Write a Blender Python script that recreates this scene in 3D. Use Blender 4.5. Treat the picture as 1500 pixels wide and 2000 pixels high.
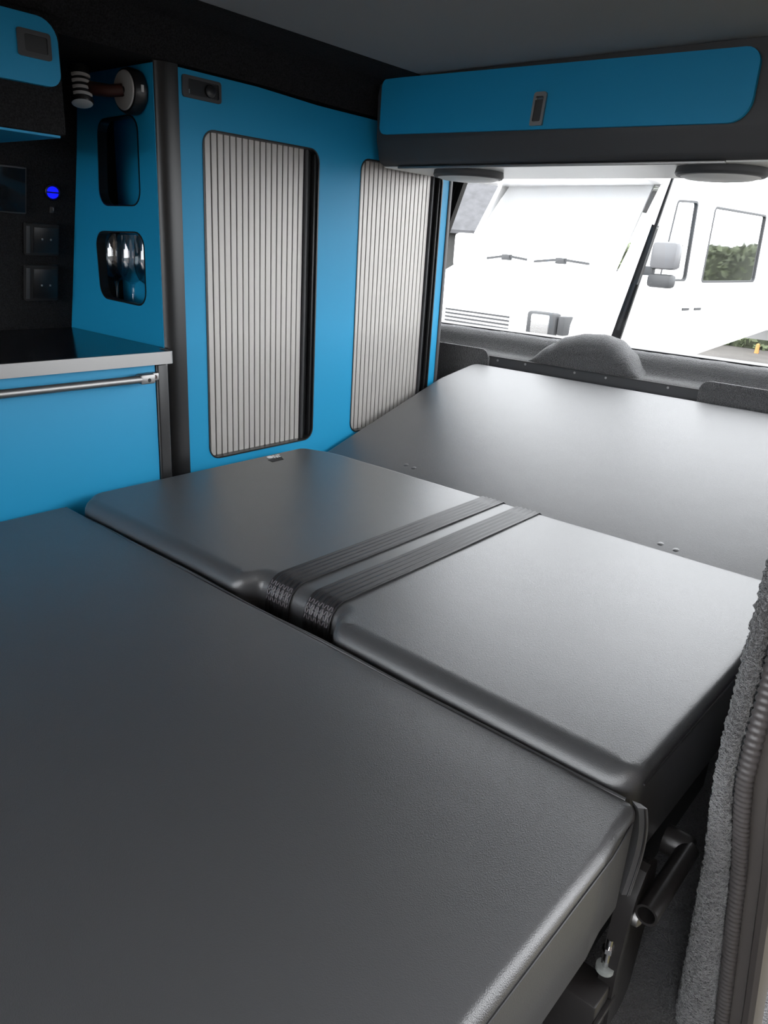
import bpy, bmesh, math, random
from mathutils import Vector, Matrix, noise
random.seed(7)
for o in list(bpy.data.objects): bpy.data.objects.remove(o)
scene = bpy.context.scene
COL = scene.collection
PI = math.pi

# ------------------------------------------------------------------ camera
W, H_, FPX = 1500, 2000, 1452.2
CAM = Vector((0, 0, 1.0))
ROWS = ((0.64710236, -0.7602071, 0.05782474),     # right
        (0.22372621, 0.26185064, 0.93881885),     # up
        (0.7288382, 0.59457498, -0.33952242))     # forward
cam_d = bpy.data.cameras.new('camera'); cam = bpy.data.objects.new('camera', cam_d); COL.objects.link(cam)
r_, u_, f_ = (Vector(v) for v in ROWS)
cam.matrix_world = Matrix(((r_.x, u_.x, -f_.x, CAM.x), (r_.y, u_.y, -f_.y, CAM.y), (r_.z, u_.z, -f_.z, CAM.z), (0, 0, 0, 1)))
cam_d.sensor_fit = 'VERTICAL'; cam_d.sensor_height = 36.0; cam_d.lens = 36.0 * FPX / H_
cam_d.clip_start = 0.01; cam_d.clip_end = 300
scene.camera = cam

# ------------------------------------------------------------------ world and exposure
wld = bpy.data.worlds.new('overcast_sky'); scene.world = wld; wld.use_nodes = True
nt = wld.node_tree; nt.nodes.clear()
wo = nt.nodes.new('ShaderNodeOutputWorld'); bg = nt.nodes.new('ShaderNodeBackground')
bg.inputs['Color'].default_value = (0.95, 0.97, 1.0, 1); bg.inputs['Strength'].default_value = 7.6
nt.links.new(bg.outputs[0], wo.inputs[0])
scene.view_settings.view_transform = 'Standard'; scene.view_settings.look = 'None'
scene.view_settings.exposure = 0.0; scene.view_settings.gamma = 1.0; scene.view_settings.use_curve_mapping = False

# ------------------------------------------------------------------ pixel helpers (a pixel gives a direction, a surface gives the distance)
def ray(px, py):
    return r_ * ((px - W / 2) / FPX) + u_ * (-(py - H_ / 2) / FPX) + f_
def hit(px, py, ax, v):
    d = ray(px, py); return CAM + d * ((v - CAM[ax]) / d[ax])
def hitp(px, py, p0, n):
    d = ray(px, py); return CAM + d * ((Vector(p0) - CAM).dot(n) / d.dot(n))

# ------------------------------------------------------------------ materials
MATS = {}
def mat(name, col, rough=0.5, metal=0.0, spec=0.5, bump=None, var=None, emit=None, coat=0.0, sheen=0.0):
    m = bpy.data.materials.new(name); m.use_nodes = True; n = m.node_tree; b = n.nodes['Principled BSDF']
    b.inputs['Base Color'].default_value = (*col, 1); b.inputs['Roughness'].default_value = rough
    b.inputs['Metallic'].default_value = metal; b.inputs['Specular IOR Level'].default_value = spec
    b.inputs['Coat Weight'].default_value = coat
    if sheen: b.inputs['Sheen Weight'].default_value = sheen; b.inputs['Sheen Roughness'].default_value = 0.5
    if emit: b.inputs['Emission Color'].default_value = (*emit[0], 1); b.inputs['Emission Strength'].default_value = emit[1]
    if bump or var: tc = n.nodes.new('ShaderNodeTexCoord')
    if var:   # (scale, amount)
        nz = n.nodes.new('ShaderNodeTexNoise'); nz.inputs['Scale'].default_value = var[0]; nz.inputs['Detail'].default_value = 4
        n.links.new(tc.outputs['Object'], nz.inputs['Vector'])
        mr = n.nodes.new('ShaderNodeMapRange'); mr.inputs[1].default_value = .3; mr.inputs[2].default_value = .7
        mr.inputs[3].default_value = 1 - var[1]; mr.inputs[4].default_value = 1 + var[1]
        n.links.new(nz.outputs[0], mr.inputs[0])
        mx = n.nodes.new('ShaderNodeMix'); mx.data_type = 'RGBA'; mx.blend_type = 'MULTIPLY'; mx.inputs[0].default_value = 1
        mx.inputs[6].default_value = (*col, 1); n.links.new(mr.outputs[0], mx.inputs[7]); n.links.new(mx.outputs[2], b.inputs['Base Color'])
    if bump:  # list of (scale, strength, distance, type)
        prev = None
        for sc, st, di, ty in bump:
            t = n.nodes.new('ShaderNodeTexVoronoi' if ty == 'v' else 'ShaderNodeTexNoise'); t.inputs['Scale'].default_value = sc
            n.links.new(tc.outputs['Object'], t.inputs['Vector'])
            bp = n.nodes.new('ShaderNodeBump'); bp.inputs['Strength'].default_value = st; bp.inputs['Distance'].default_value = di
            n.links.new(t.outputs[0], bp.inputs['Height'])
            if prev: n.links.new(prev.outputs[0], bp.inputs['Normal'])
            prev = bp
        n.links.new(prev.outputs[0], b.inputs['Normal'])
    MATS[name] = m; return m
mat('vinyl', (.068, .068, .071), .36, spec=.66, bump=[(900, .26, .0007, 'v'), (9, .05, .01, 'n')])
MATS['vinyl'].node_tree.nodes['Principled BSDF'].inputs['IOR'].default_value = 1.6
mat('vinyl_seam', (.014, .013, .015), .5)
mat('blue', (.010, .285, .53), .50, spec=.3, bump=[(1400, .08, .0003, 'n')])
mat('charcoal', (.046, .046, .049), .55, bump=[(1200, .15, .0004, 'n')])
mat('black', (.010, .010, .011), .38)
mat('black_matt', (.012, .012, .013), .8)
mat('worktop', (.008, .009, .011), .16)
mat('alu', (.33, .325, .32), .45, metal=1.0)
mat('post', (.016, .016, .017), .33)
mat('alu_slat', (.45, .43, .405), .45, metal=.3, bump=[(1500, .06, .0003, 'n')])
mat('slat_gap', (.02, .02, .02), .7)
mat('chrome', (.75, .75, .76), .14, metal=1.0)
mat('carpet', (.040, .040, .043), .95, spec=.1, bump=[(300, 1.0, .006, 'n'), (1100, .8, .003, 'n')], var=(420, .75), sheen=.8)
mat('carpet_dark', (.019, .019, .020), .95, spec=.1, bump=[(400, .8, .003, 'n')], var=(300, .4))
mat('lining', (.26, .26, .265), .92, spec=.15, bump=[(500, .4, .002, 'n'), (6, .15, .02, 'n')])
mat('rubber', (.075, .068, .068), .38)
mat('plastic_grey', (.075, .066, .062), .45)
mat('dark_metal', (.022, .020, .020), .32, bump=[(90, .15, .002, 'n')])
mat('cream', (.82, .81, .78), .38)
mat('white_trim', (.75, .74, .72), .5)
mat('lamp_white', (.55, .54, .52), .5)
mat('brown', (.06, .018, .012), .5)
mat('nylon', (.3, .32, .31), .5)
mat('webbing', (.022, .021, .023), .45)
mat('white_paint', (.80, .80, .80), .25, coat=.4)
mat('van_glass', (.80, .81, .82), .05, metal=.9)
mat('van_dark', (.035, .036, .038), .6)
mat('hedge', (.085, .105, .05), .7, var=(6, .5))
mat('hedge_core', (.05, .06, .03), .9)
mat('tarmac', (.080, .073, .067), .9, bump=[(60, .3, .01, 'n')], var=(3, .15))
mat('verge', (.10, .085, .035), .95, var=(9, .5), bump=[(40, .5, .02, 'n')])
mat('roof_slate', (.062, .062, .066), .8, var=(4, .2))
mat('render_wall', (.045, .045, .043), .9, var=(2, .2))
mat('timber', (.07, .05, .034), .85, var=(12, .3))
mat('mirror_shell', (.10, .10, .105), .4)
mat('orange', (.5, .22, .06), .5)
mat('blue_led', (.01, .01, .3), .4, emit=((.004, .008, 1), 1.0))
mat('screen', (.01, .012, .014), .12)
mat('tag_print', (.8, .8, .8), .6)
def glass_mat(name, tint, fac_scale=.04, edge=.7):
    m = bpy.data.materials.new(name); m.use_nodes = True; n = m.node_tree; n.nodes.clear()
    out = n.nodes.new('ShaderNodeOutputMaterial'); mx = n.nodes.new('ShaderNodeMixShader'); fr = n.nodes.new('ShaderNodeLayerWeight'); fr.inputs['Blend'].default_value = .5
    pw_ = n.nodes.new('ShaderNodeMath'); pw_.operation = 'POWER'; pw_.inputs[1].default_value = 4.0; n.links.new(fr.outputs['Facing'], pw_.inputs[0])
    ma = n.nodes.new('ShaderNodeMath'); ma.operation = 'MULTIPLY_ADD'; ma.inputs[1].default_value = edge; ma.inputs[2].default_value = fac_scale; n.links.new(pw_.outputs[0], ma.inputs[0])
    tr = n.nodes.new('ShaderNodeBsdfTransparent'); tr.inputs[0].default_value = (*tint, 1); gl = n.nodes.new('ShaderNodeBsdfGlossy'); gl.inputs['Roughness'].default_value = .03
    n.links.new(ma.outputs[0], mx.inputs[0]); n.links.new(tr.outputs[0], mx.inputs[1]); n.links.new(gl.outputs[0], mx.inputs[2]); n.links.new(mx.outputs[0], out.inputs[0])
    MATS[name] = m
glass_mat('pane', (.97, .98, .98)); glass_mat('van_pane', (.9, .92, .92), .55, .4); glass_mat('wine_glass', (.95, .97, .98), .10)

# ------------------------------------------------------------------ object helpers
def tag(o, label=None, cat=None, group=None, kind=None):
    if label: o['label'] = label
    if cat: o['category'] = cat
    if group: o['group'] = group
    if kind: o['kind'] = kind
    return o
def thing(name, loc, label, cat, group=None):
    o = bpy.data.objects.new(name, None); COL.objects.link(o); o.location = loc; o.empty_display_size = .05
    o['wloc'] = tuple(loc)
    return tag(o, label, cat, group)
def base_of(parent):
    return Vector(parent['wloc']) if parent is not None and 'wloc' in parent else Vector((0, 0, 0))
def add(name, verts, faces, m, parent=None, smooth=False, label=None, sharp=None, loc=None):
    """verts in world coordinates; a child keeps its thing's origin"""
    b = base_of(parent) if loc is None else Vector(loc)
    me = bpy.data.meshes.new(name); me.from_pydata([tuple(Vector(v) - b) for v in verts], [], faces); me.validate(); me.update()
    bm = bmesh.new(); bm.from_mesh(me); bmesh.ops.recalc_face_normals(bm, faces=bm.faces); bm.to_mesh(me); bm.free()
    me.materials.append(MATS[m])
    if smooth:
        me.polygons.foreach_set('use_smooth', [True] * len(me.polygons))
        me.set_sharp_from_angle(angle=math.radians(sharp or 40))
    o = bpy.data.objects.new(name, me); COL.objects.link(o)
    if parent is not None: o.parent = parent; o['wloc'] = tuple(b)
    elif loc is not None: o.location = b; o['wloc'] = tuple(b)
    else: o['wloc'] = (0, 0, 0)
    if label: o['label'] = label
    return o
def box_vf(x0, x1, y0, y1, z0, z1):
    v = [(x, y, z) for x in (x0, x1) for y in (y0, y1) for z in (z0, z1)]
    return v, [(0, 1, 3, 2), (4, 6, 7, 5), (0, 4, 5, 1), (2, 3, 7, 6), (0, 2, 6, 4), (1, 5, 7, 3)]
def bev_vf(v, f, r, seg=2):
    bm = bmesh.new(); vs = [bm.verts.new(p) for p in v]
    for q in f: bm.faces.new([vs[i] for i in q])
    bmesh.ops.recalc_face_normals(bm, faces=bm.faces)
    bmesh.ops.bevel(bm, geom=list(bm.edges), offset=r, segments=seg, affect='EDGES', profile=.5, clamp_overlap=True)
    bm.verts.ensure_lookup_table(); bm.verts.index_update()
    V = [tuple(p.co) for p in bm.verts]; F = [tuple(p.index for p in q.verts) for q in bm.faces]; bm.free(); return V, F
def box(name, x0, x1, y0, y1, z0, z1, m, parent=None, r=0, seg=2, **k):
    v, f = box_vf(x0, x1, y0, y1, z0, z1)
    if r: v, f = bev_vf(v, f, r, seg); k.setdefault('smooth', True)
    return add(name, v, f, m, parent, **k)
def obox(name, c, ax, ay, az, hx, hy, hz, m, parent=None, r=0, **k):
    """oriented box: centre, three axes, half sizes"""
    c = Vector(c); v, f = box_vf(-hx, hx, -hy, hy, -hz, hz)
    if r: v, f = bev_vf(v, f, r); k.setdefault('smooth', True)
    return add(name, [c + Vector(ax) * p[0] + Vector(ay) * p[1] + Vector(az) * p[2] for p in v], f, m, parent, **k)
def roundpoly(pts, rs, n=6):
    out = []; N = len(pts)
    for i in range(N):
        p = Vector(pts[i]); a = Vector(pts[i - 1]) - p; b = Vector(pts[(i + 1) % N]) - p
        r = rs[i] if isinstance(rs, (list, tuple)) else rs
        if r <= 0: out.append((p.x, p.y)); continue
        an = a.angle(b); d = min(r / math.tan(an / 2), a.length * .49, b.length * .49); r = d * math.tan(an / 2)
        a.normalize(); b.normalize(); c = p + (a + b).normalized() * (r / math.sin(an / 2))
        p0 = p + a * d; p1 = p + b * d; v0 = p0 - c; v1 = p1 - c; tot = v0.angle(v1)
        sgn = 1 if v0.x * v1.y - v0.y * v1.x > 0 else -1
        for k in range(n + 1):
            t = sgn * tot * k / n; out.append((c.x + v0.x * math.cos(t) - v0.y * math.sin(t), c.y + v0.x * math.sin(t) + v0.y * math.cos(t)))
    return out
def rrect(x0, x1, y0, y1, r, n=6): return roundpoly([(x0, y0), (x1, y0), (x1, y1), (x0, y1)], r, n)
def panel(name, outer, holes, fmap, t0, t1, m, parent=None, **k):
    """flat panel with holes: outer/holes lists of 2-D points, fmap(a, b, t) -> world point, from t0 to t1"""
    bm = bmesh.new(); loops = [outer] + list(holes); edges = []; idx = []
    for lp in loops:
        vs = [bm.verts.new((p[0], p[1], 0)) for p in lp]; idx.append(vs)
        for i in range(len(vs)): edges.append(bm.edges.new((vs[i - 1], vs[i])))
    bm.verts.index_update()
    bmesh.ops.triangle_fill(bm, edges=edges, use_beauty=True)
    bm.verts.index_update(); n = len(bm.verts)
    P = [tuple(v.co) for v in bm.verts]; T = [tuple(v.index for v in f.verts) for f in bm.faces]
    rings = [[v.index for v in vs] for vs in idx]; bm.free()
    V = [fmap(p[0], p[1], t0) for p in P] + [fmap(p[0], p[1], t1) for p in P]
    F = T + [tuple(i + n for i in reversed(t)) for t in T]
    for r in rings:
        for i in range(len(r)): F.append((r[i - 1], r[i], r[i] + n, r[i - 1] + n))
    return add(name, V, F, m, parent, **k)
XZ = lambda a, b, t: (a, t, b)
YZ = lambda a, b, t: (t, a, b)
XY = lambda a, b, t: (a, b, t)
def tube(name, pts, rad, m, parent=None, n=10, caps=True, **k):
    pts = [Vector(p) for p in pts]; V = []; F = []; up = None
    rads = rad if isinstance(rad, (list, tuple)) else [rad] * len(pts)
    for i, p in enumerate(pts):
        t = (pts[min(i + 1, len(pts) - 1)] - pts[max(i - 1, 0)]).normalized()
        if up is None: up = t.orthogonal().normalized()
        up = (up - t * up.dot(t)).normalized(); s = t.cross(up)
        for j in range(n):
            a = 2 * PI * j / n; V.append(p + (up * math.cos(a) + s * math.sin(a)) * rads[i])
    for i in range(len(pts) - 1):
        for j in range(n): F.append((i * n + j, i * n + (j + 1) % n, (i + 1) * n + (j + 1) % n, (i + 1) * n + j))
    if caps: F += [tuple(range(n)), tuple(range((len(pts) - 1) * n, len(pts) * n))]
    k.setdefault('smooth', True); return add(name, V, F, m, parent, **k)
def lathe(name, c, axis, prof, m, parent=None, n=32, **k):
    """prof: list of (distance along axis, radius)"""
    c = Vector(c); a = Vector(axis).normalized(); u = a.orthogonal().normalized(); w = a.cross(u); V = []; F = []
    for d, r in prof:
        for j in range(n):
            t = 2 * PI * j / n; V.append(c + a * d + (u * math.cos(t) + w * math.sin(t)) * max(r, 1e-5))
    for i in range(len(prof) - 1):
        for j in range(n): F.append((i * n + j, i * n + (j + 1) % n, (i + 1) * n + (j + 1) % n, (i + 1) * n + j))
    if prof[0][1] > 1e-4: F.append(tuple(range(n)))
    if prof[-1][1] > 1e-4: F.append(tuple(range((len(prof) - 1) * n, len(prof) * n)))
    k.setdefault('smooth', True); return add(name, V, F, m, parent, **k)
def loft(name, rows, m, parent=None, closed=False, **k):
    n = len(rows[0]); V = [p for r in rows for p in r]; F = []
    for i in range(len(rows) - 1):
        for j in range(n if closed else n - 1): F.append((i * n + j, i * n + (j + 1) % n, (i + 1) * n + (j + 1) % n, (i + 1) * n + j))
    if closed: F += [tuple(range(n)), tuple(range((len(rows) - 1) * n, len(rows) * n))]
    return add(name, V, F, m, parent, **k)
def ringtrim(name, hole, fmap, t0, t1, w, m, parent):
    c = Vector((sum(p[0] for p in hole) / len(hole), sum(p[1] for p in hole) / len(hole))); N = len(hole); inner = []
    for i in range(N):
        t = Vector(hole[(i + 1) % N]) - Vector(hole[i - 1]); nrm = Vector((-t.y, t.x)).normalized(); p = Vector(hole[i])
        if nrm.dot(c - p) < 0: nrm = -nrm
        q = p + nrm * w; inner.append((q.x, q.y))
    rows = [[fmap(p[0], p[1], t0) for p in hole], [fmap(p[0], p[1], t0) for p in inner], [fmap(p[0], p[1], t1) for p in inner], [fmap(p[0], p[1], t1) for p in hole]]
    V = [p for r in rows for p in r]; F = []
    for i in range(4):
        for j in range(N): F.append((i * N + j, i * N + (j + 1) % N, ((i + 1) % 4) * N + (j + 1) % N, ((i + 1) % 4) * N + j))
    return add(name, V, F, m, parent)
def densify(pts, step):
    out = []
    for i in range(len(pts)):
        a = Vector(pts[i - 1]); b = Vector(pts[i]); n = max(1, int((b - a).length / step))
        for j in range(n): out.append(tuple(a.lerp(b, j / n)))
    return out
def cushion_vf(outline, z0, z1, rfun, crown=0.0, wob=0.0):
    P = densify(outline, .02); N = len(P); nor = []
    for i in range(N):
        t = Vector(P[(i + 1) % N]) - Vector(P[i - 1]); nor.append(Vector((-t.y, t.x)).normalized())  # inward for CCW
    def ring(k, zf):
        out = []
        for i, p in enumerate(P):
            r = rfun(p[0], p[1], -nor[i]); d, z = zf(r); w = wob * (noise.noise(Vector((p[0] * 9, p[1] * 9, 1.7))))
            q = Vector(p) + nor[i] * d; out.append((q.x, q.y, z + (w if k == 2 else 0)))
        return out
    rows = [ring(0, lambda r: (0.006, z0)), ring(1, lambda r: (0, z0 + .008))]
    rows.append(ring(1, lambda r: (0, (z0 + z1) / 2)))
    for k in range(7):
        a = PI / 2 * k / 6
        rows.append(ring(2 if k < 5 else 3, lambda r: (r * (1 - math.cos(a)), z1 - r + r * math.sin(a))))
    rows.append(ring(3, lambda r: (r + .004, z1)))
    V = [p for r in rows for p in r]; F = []
    for i in range(len(rows) - 1):
        for j in range(N): F.append((i * N + j, i * N + (j + 1) % N, (i + 1) * N + (j + 1) % N, (i + 1) * N + j))
    F.append(tuple(range(N)))
    b0 = (len(rows) - 1) * N
    from mathutils.geometry import tessellate_polygon
    F += [tuple(b0 + i for i in t) for t in tessellate_polygon([[Vector((p[0], p[1], 0)) for p in rows[-1]]])]
    return V, F

# ------------------------------------------------------------------ van shell (setting)
YC = 1.477                       # front plane of the tall cabinet
FL = tag(box('floor', -1.2, 2.4, .02, 1.95, -.03, 0.0, 'carpet'), kind='structure', label='dark grey carpeted van floor')
WP = [(1.93, 0), (1.91, .744), (1.818, 1.157), (1.79, 1.318), (1.76, 1.45)]
rows = [[(x, y, z) for y, z in WP] + [(x, y + .04, z) for y, z in reversed(WP)] for x in (-1.2, 2.4)]
tag(loft('wall_far', rows, 'carpet_dark', closed=True), kind='structure', label='black lined side wall behind the kitchen')
ws = roundpoly([(.10, .42), (1.82, .42), (1.74, 1.37), (.16, 1.37)], .08)
tag(panel('wall_front', [(.02, -.03), (1.97, -.03), (1.80, 1.45), (.02, 1.45)], [ws], YZ, -1.24, -1.20, 'lining'), kind='structure', label='cab front with windscreen opening')
w3 = tag(ringtrim('window_3', ws, YZ, -1.245, -1.195, .012, 'black', None), kind='structure', label='unseen windscreen at the front of the cab, added and sized for its light')  # out of view, added to light the end panel and locker from the front
add('pane', [(-1.22, y, z) for y, z in ws], [tuple(range(len(ws)))], 'pane', w3)
# ceiling with a cove running down to the cabinet top
tag(box('ceiling', -1.2, 2.4, -.05, 1.36, 1.400, 1.45, 'lining'), kind='structure', label='grey fabric roof lining')
CV = [(1.32, 1.3985), (1.34, 1.396), (1.43, 1.395), (1.452, 1.386), (1.465, 1.366), (1.472, 1.342), (1.477, 1.323), (1.60, 1.319), (1.80, 1.318), (1.80, 1.44), (1.32, 1.44)]
tag(loft('trim_1', [[(x, y, z - (0 if x < 1.3 else .006 * min(1, (x - 1.3) / .2) if z < 1.38 else 0)) for y, z in CV] for x in (-1.2, .5, 1.0, 1.24, 1.3, 1.4, 1.5, 1.7, 2.38)], 'carpet_dark', closed=True, smooth=True),
    kind='structure', label='black carpeted cove above the blue cabinet')
# rear wall around the tailgate window; glass leans inward towards the top
GB = Vector((2.375, 0, .725)); GT = Vector((2.255, 0, 1.37)); GN = Vector((GT.z - GB.z, 0, -(GT.x - GB.x))).normalized()
def RW(a, b, t):   # a = Y, b = z along the leaning plane, t = outward offset
    k = (b - GB.z) / (GT.z - GB.z); return tuple(Vector((GB.x + (GT.x - GB.x) * k, a, b)) + GN * t)
win = roundpoly([(.14, .715), (1.87, .715), (1.57, 1.33), (.22, 1.33)], .05)
tag(panel('wall_rear', [(.02, .0), (1.95, .0), (1.95, .72), (1.75, 1.44), (.02, 1.44)], [win], RW, .0, .05, 'carpet_dark'), kind='structure', label='tailgate inner frame around the rear window')
wn = panel('window_1', win, [roundpoly([(.165, .728), (1.84, .728), (1.555, 1.31), (.24, 1.31)], .045)], RW, .004, .03, 'black')
tag(wn, kind='structure', label='rear tailgate window with black seal')
add('pane', [RW(y, z, .02) for y, z in ((.14, .715), (1.87, .715), (1.57, 1.33), (.22, 1.33))], [(0, 1, 2, 3)], 'pane', wn)
# near side wall behind the sliding door opening, with its carpeted edge and ribbed seal
EDGE = [(.723, .90), (.716, .80), (.714, .71), (.710, .684), (.714, .615), (.713, .557), (.718, .512), (.741, .444), (.778, .352), (.800, .255), (.818, .184), (.858, .0)]
ed = [(.735, 1.42)] + EDGE
SW = roundpoly([(.96, .70), (2.20, .70), (2.15, 1.27), (.96, 1.27)], .06)
tag(panel('wall_right', [(2.42, .0), (2.42, 1.42)] + [(x + .03, z) for x, z in ed], [SW], XZ, .070, .118, 'carpet'), kind='structure', label='carpeted side panel behind the sliding door opening')
def dense_edge(step):
    pts = [Vector((x, z)) for x, z in ed]; sm = []
    for i in range(len(pts) - 1):
        n = max(1, int((pts[i + 1] - pts[i]).length / step))
        for j in range(n): sm.append(pts[i].lerp(pts[i + 1], j / n))
    sm.append(pts[-1])
    for _ in range(int(.03 / step) + 1):
        sm = [sm[0]] + [(sm[i - 1] + sm[i] * 2 + sm[i + 1]) / 4 for i in range(1, len(sm) - 1)] + [sm[-1]]
    return sm
pw = lambda z: .0265 - .0175 * min(1, max(0, z / .5))      # half width of the carpet roll
de = dense_edge(.0022); rows = []
for i, p in enumerate(de):
    row = []
    for k in range(25):
        a = k / 24
        # carpet roll: from the inside face (Y .128) round the edge to the seal (Y .088)
        w = pw(p.y); th = PI * a; y = .128 - w + w * math.cos(th); x = p.x + w - w * math.sin(th)
        q = Vector((x, y, p.y)); nv = Vector((-math.sin(th), math.cos(th), 0))
        nn = noise.noise(q * 240) * .0026 + noise.noise(q * 560) * .0020
        row.append(q + nv * nn)
    rows.append(row)
tag(loft('trim_2', rows, 'carpet', smooth=True, sharp=80), kind='structure', label='fuzzy grey carpet wrapped round the door pillar edge')
w2 = tag(ringtrim('window_2', SW, XZ, .028, .122, .012, 'black', None), kind='structure', label='unseen side window behind the sliding door opening, added for its light')  # out of view, added to brighten the rear cushion from the side
n = len(SW); add('pane', [(x, .06, z) for x, z in SW], [tuple(range(n))], 'pane', w2)
CW = roundpoly([(-1.14, .56), (-.72, .56), (-.72, 1.28), (-1.02, 1.28)], .06)
tag(panel('wall_near', [(-1.2, -.03), (-.62, -.03), (-.62, 1.42), (-1.2, 1.42)], [CW], XZ, .02, .08, 'lining'), kind='structure', label='cab side ahead of the sliding door opening')
w4 = tag(ringtrim('window_4', CW, XZ, .015, .085, .012, 'black', None), kind='structure', label='unseen cab door window ahead of the sliding door, added for its light')  # out of view, added to let more light in through the cab
add('pane', [(x, .05, z) for x, z in CW], [tuple(range(len(CW)))], 'pane', w4)
# ribbed rubber seal: bead with ribs
de2 = dense_edge(.0016); rows = []; acc = 0
for i, p in enumerate(de2):
    if i: acc += (p - de2[i - 1]).length
    rr = .0082 * (1 + .10 * math.cos(2 * PI * acc / .0085)); row = []
    for k in range(14):
        a = 2 * PI * k / 14; row.append((p.x + .012 + rr * math.cos(a) * .9, .128 - 2 * pw(p.y) - .010 + rr * math.sin(a) * 1.05, p.y))
    rows.append(row)
tag(loft('trim_3', rows, 'rubber', closed=True, smooth=True, sharp=80), kind='structure', label='ribbed rubber door seal beside the carpeted pillar')
rows = []
for p in dense_edge(.02):
    prof = [(.05, .075), (.018, .075), (.022, .058), (.022, .052), (.010, .049), (.006, .042), (.008, .036), (.018, .033), (.05, .032), (.05, .063)]
    rows.append([(p.x + a, b + .045 - 2 * pw(p.y), p.y) for a, b in prof])
tag(loft('trim_4', rows, 'plastic_grey', closed=True, smooth=True), kind='structure', label='painted door frame flange outside the ribbed seal')

# ------------------------------------------------------------------ kitchen unit
KY = 1.452
ku = thing('kitchen_unit', (.5, 1.65, 0), 'low blue kitchen unit with steel rail under the black worktop', 'kitchen unit')
box('carcass', -.7, .978, KY + .018, 1.88, 0, .720, 'black_matt', ku)
box('drawer_front', -.7, .946, KY, KY + .017, .02, .717, 'blue', ku, r=.0015)
box('corner_trim', .9475, .979, KY - .004, KY + .03, .0, .720, 'post', ku, r=.006, seg=3)
rail = tube('handle_rail', [(-.55, 1.425, .694), (.895, 1.425, .694)], .0085, 'alu', ku, n=16)
obox('rail_bracket', (.906, 1.4285, .694), (1, 0, 0), (0, 1, 0), (0, 0, 1), .018, .012, .0105, 'alu', rail, r=.004)
obox('bracket_foot', (.930, 1.443, .6945), (1, 0, 0), (0, 1, 0), (0, 0, 1), .014, .009, .0085, 'alu', rail, r=.003)
lathe('bracket_screw', (.934, 1.4345, .6945), (0, -1, 0), [(0, .0045), (.0012, .0042), (.0013, .002), (-.0006, .0)], 'brown', rail, n=14)
lathe('bracket_hole', (.908, 1.417, .692), (0, -1, 0), [(0, .0045), (.0006, .0042)], 'black', rail, n=12)
wt = thing('worktop', (.5, 1.65, .722), 'glossy black kitchen worktop with a brushed aluminium edge band', 'worktop')
wo_ = roundpoly([(-.7, 1.433), (.983, 1.433), (.983, 1.480), (.9995, 1.480), (.9995, 1.90), (-.7, 1.90)], [0, .012, 0, 0, 0, 0], 5)
wo_i = [(x, y + .003) if y < 1.45 else (x, y) for x, y in wo_]
panel('slab', [(-.7, 1.437), (.979, 1.437), (.979, 1.484), (.9985, 1.484), (.9985, 1.90), (-.7, 1.90)], [], XY, .723, .7465, 'worktop', wt)
eb = roundpoly([(-.7, 1.4300), (.9835, 1.4300), (.9835, 1.482), (.9795, 1.482), (.9795, 1.4365), (-.7, 1.4365)], [0, .013, 0, 0, .007, 0], 5)
panel('edge_band', eb, [], XY, .721, .748, 'alu', wt)

# ------------------------------------------------------------------ tall cabinet
tc_ = thing('tall_cabinet', (1.5, 1.68, 0), 'tall blue cabinet with two silver tambour doors and open cubby holes', 'cabinet')
S1 = (1.106, 1.466, .463, 1.212); S2 = (1.622, 1.997, .455, 1.212)
ztop = lambda x: 1.317 if x < 1.26 else (1.317 - .008 * min(1, (x - 1.26) / .2) - .005 * max(0, (x - 1.46)))
fo = [(1.046, .0), (2.030, .0), (2.030, 1.300)] + [(x, ztop(x)) for x in (1.80, 1.655, 1.5, 1.46, 1.40, 1.33, 1.26, 1.15)] + [(1.046, 1.317)]
panel('front_panel', fo, [rrect(*S1, .032), rrect(*S2, .032)], XZ, YC, YC + .016, 'blue', tc_)
holes = [rrect(1.558, 1.728, 1.043, 1.228, .032), rrect(1.556, 1.757, .830, .990, .032)]
hl1 = roundpoly([(1.560, 1.045), (1.731, 1.043), (1.717, 1.224), (1.556, 1.229)], .034)
hl2 = roundpoly([(1.556, .829), (1.752, .834), (1.757, .988), (1.553, .993)], .034)
ep = [(1.495, .0), (1.93, .0), (1.91, .744), (1.818, 1.157), (1.79, 1.318), (1.495, 1.318)]
panel('end_panel', ep, [hl1, hl2], YZ, 1.0, 1.016, 'blue', tc_)
ringtrim('cubby_edging', hl1, YZ, .9985, 1.02, .003, 'black', tc_); ringtrim('cubby_edging', hl2, YZ, .9985, 1.02, .003, 'black', tc_)
# corner post: quarter round profile
pr = [(1.0, 1.500)] + [(1.045 - .045 * math.cos(a), 1.500 - .024 * math.sin(a)) for a in [PI / 2 * k / 10 for k in range(11)]] + [(1.048, 1.476), (1.048, 1.4935), (1.018, 1.4935), (1.018, 1.500)]
loft('corner_post', [[(x, y, z) for x, y in pr] for z in (0, 1.322)], 'post', tc_, closed=True, smooth=True, sharp=35)
box('edge_strip', 2.0305, 2.045, YC - .004, 1.90, .0, 1.30, 'charcoal', tc_, r=.003)
box('back_board', 1.018, 2.03, 1.806, 1.812, .0, 1.18, 'black_matt', tc_)
box('cubby_shelf', 1.018, 1.091, YC + .040, 1.804, 1.010, 1.022, 'black_matt', tc_)
box('cubby_shelf', 1.018, 1.091, YC + .040, 1.804, .806, .818, 'black_matt', tc_)
box('divider', 1.092, 1.0955, YC + .034, 1.804, .0, 1.30, 'blue', tc_)
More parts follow.
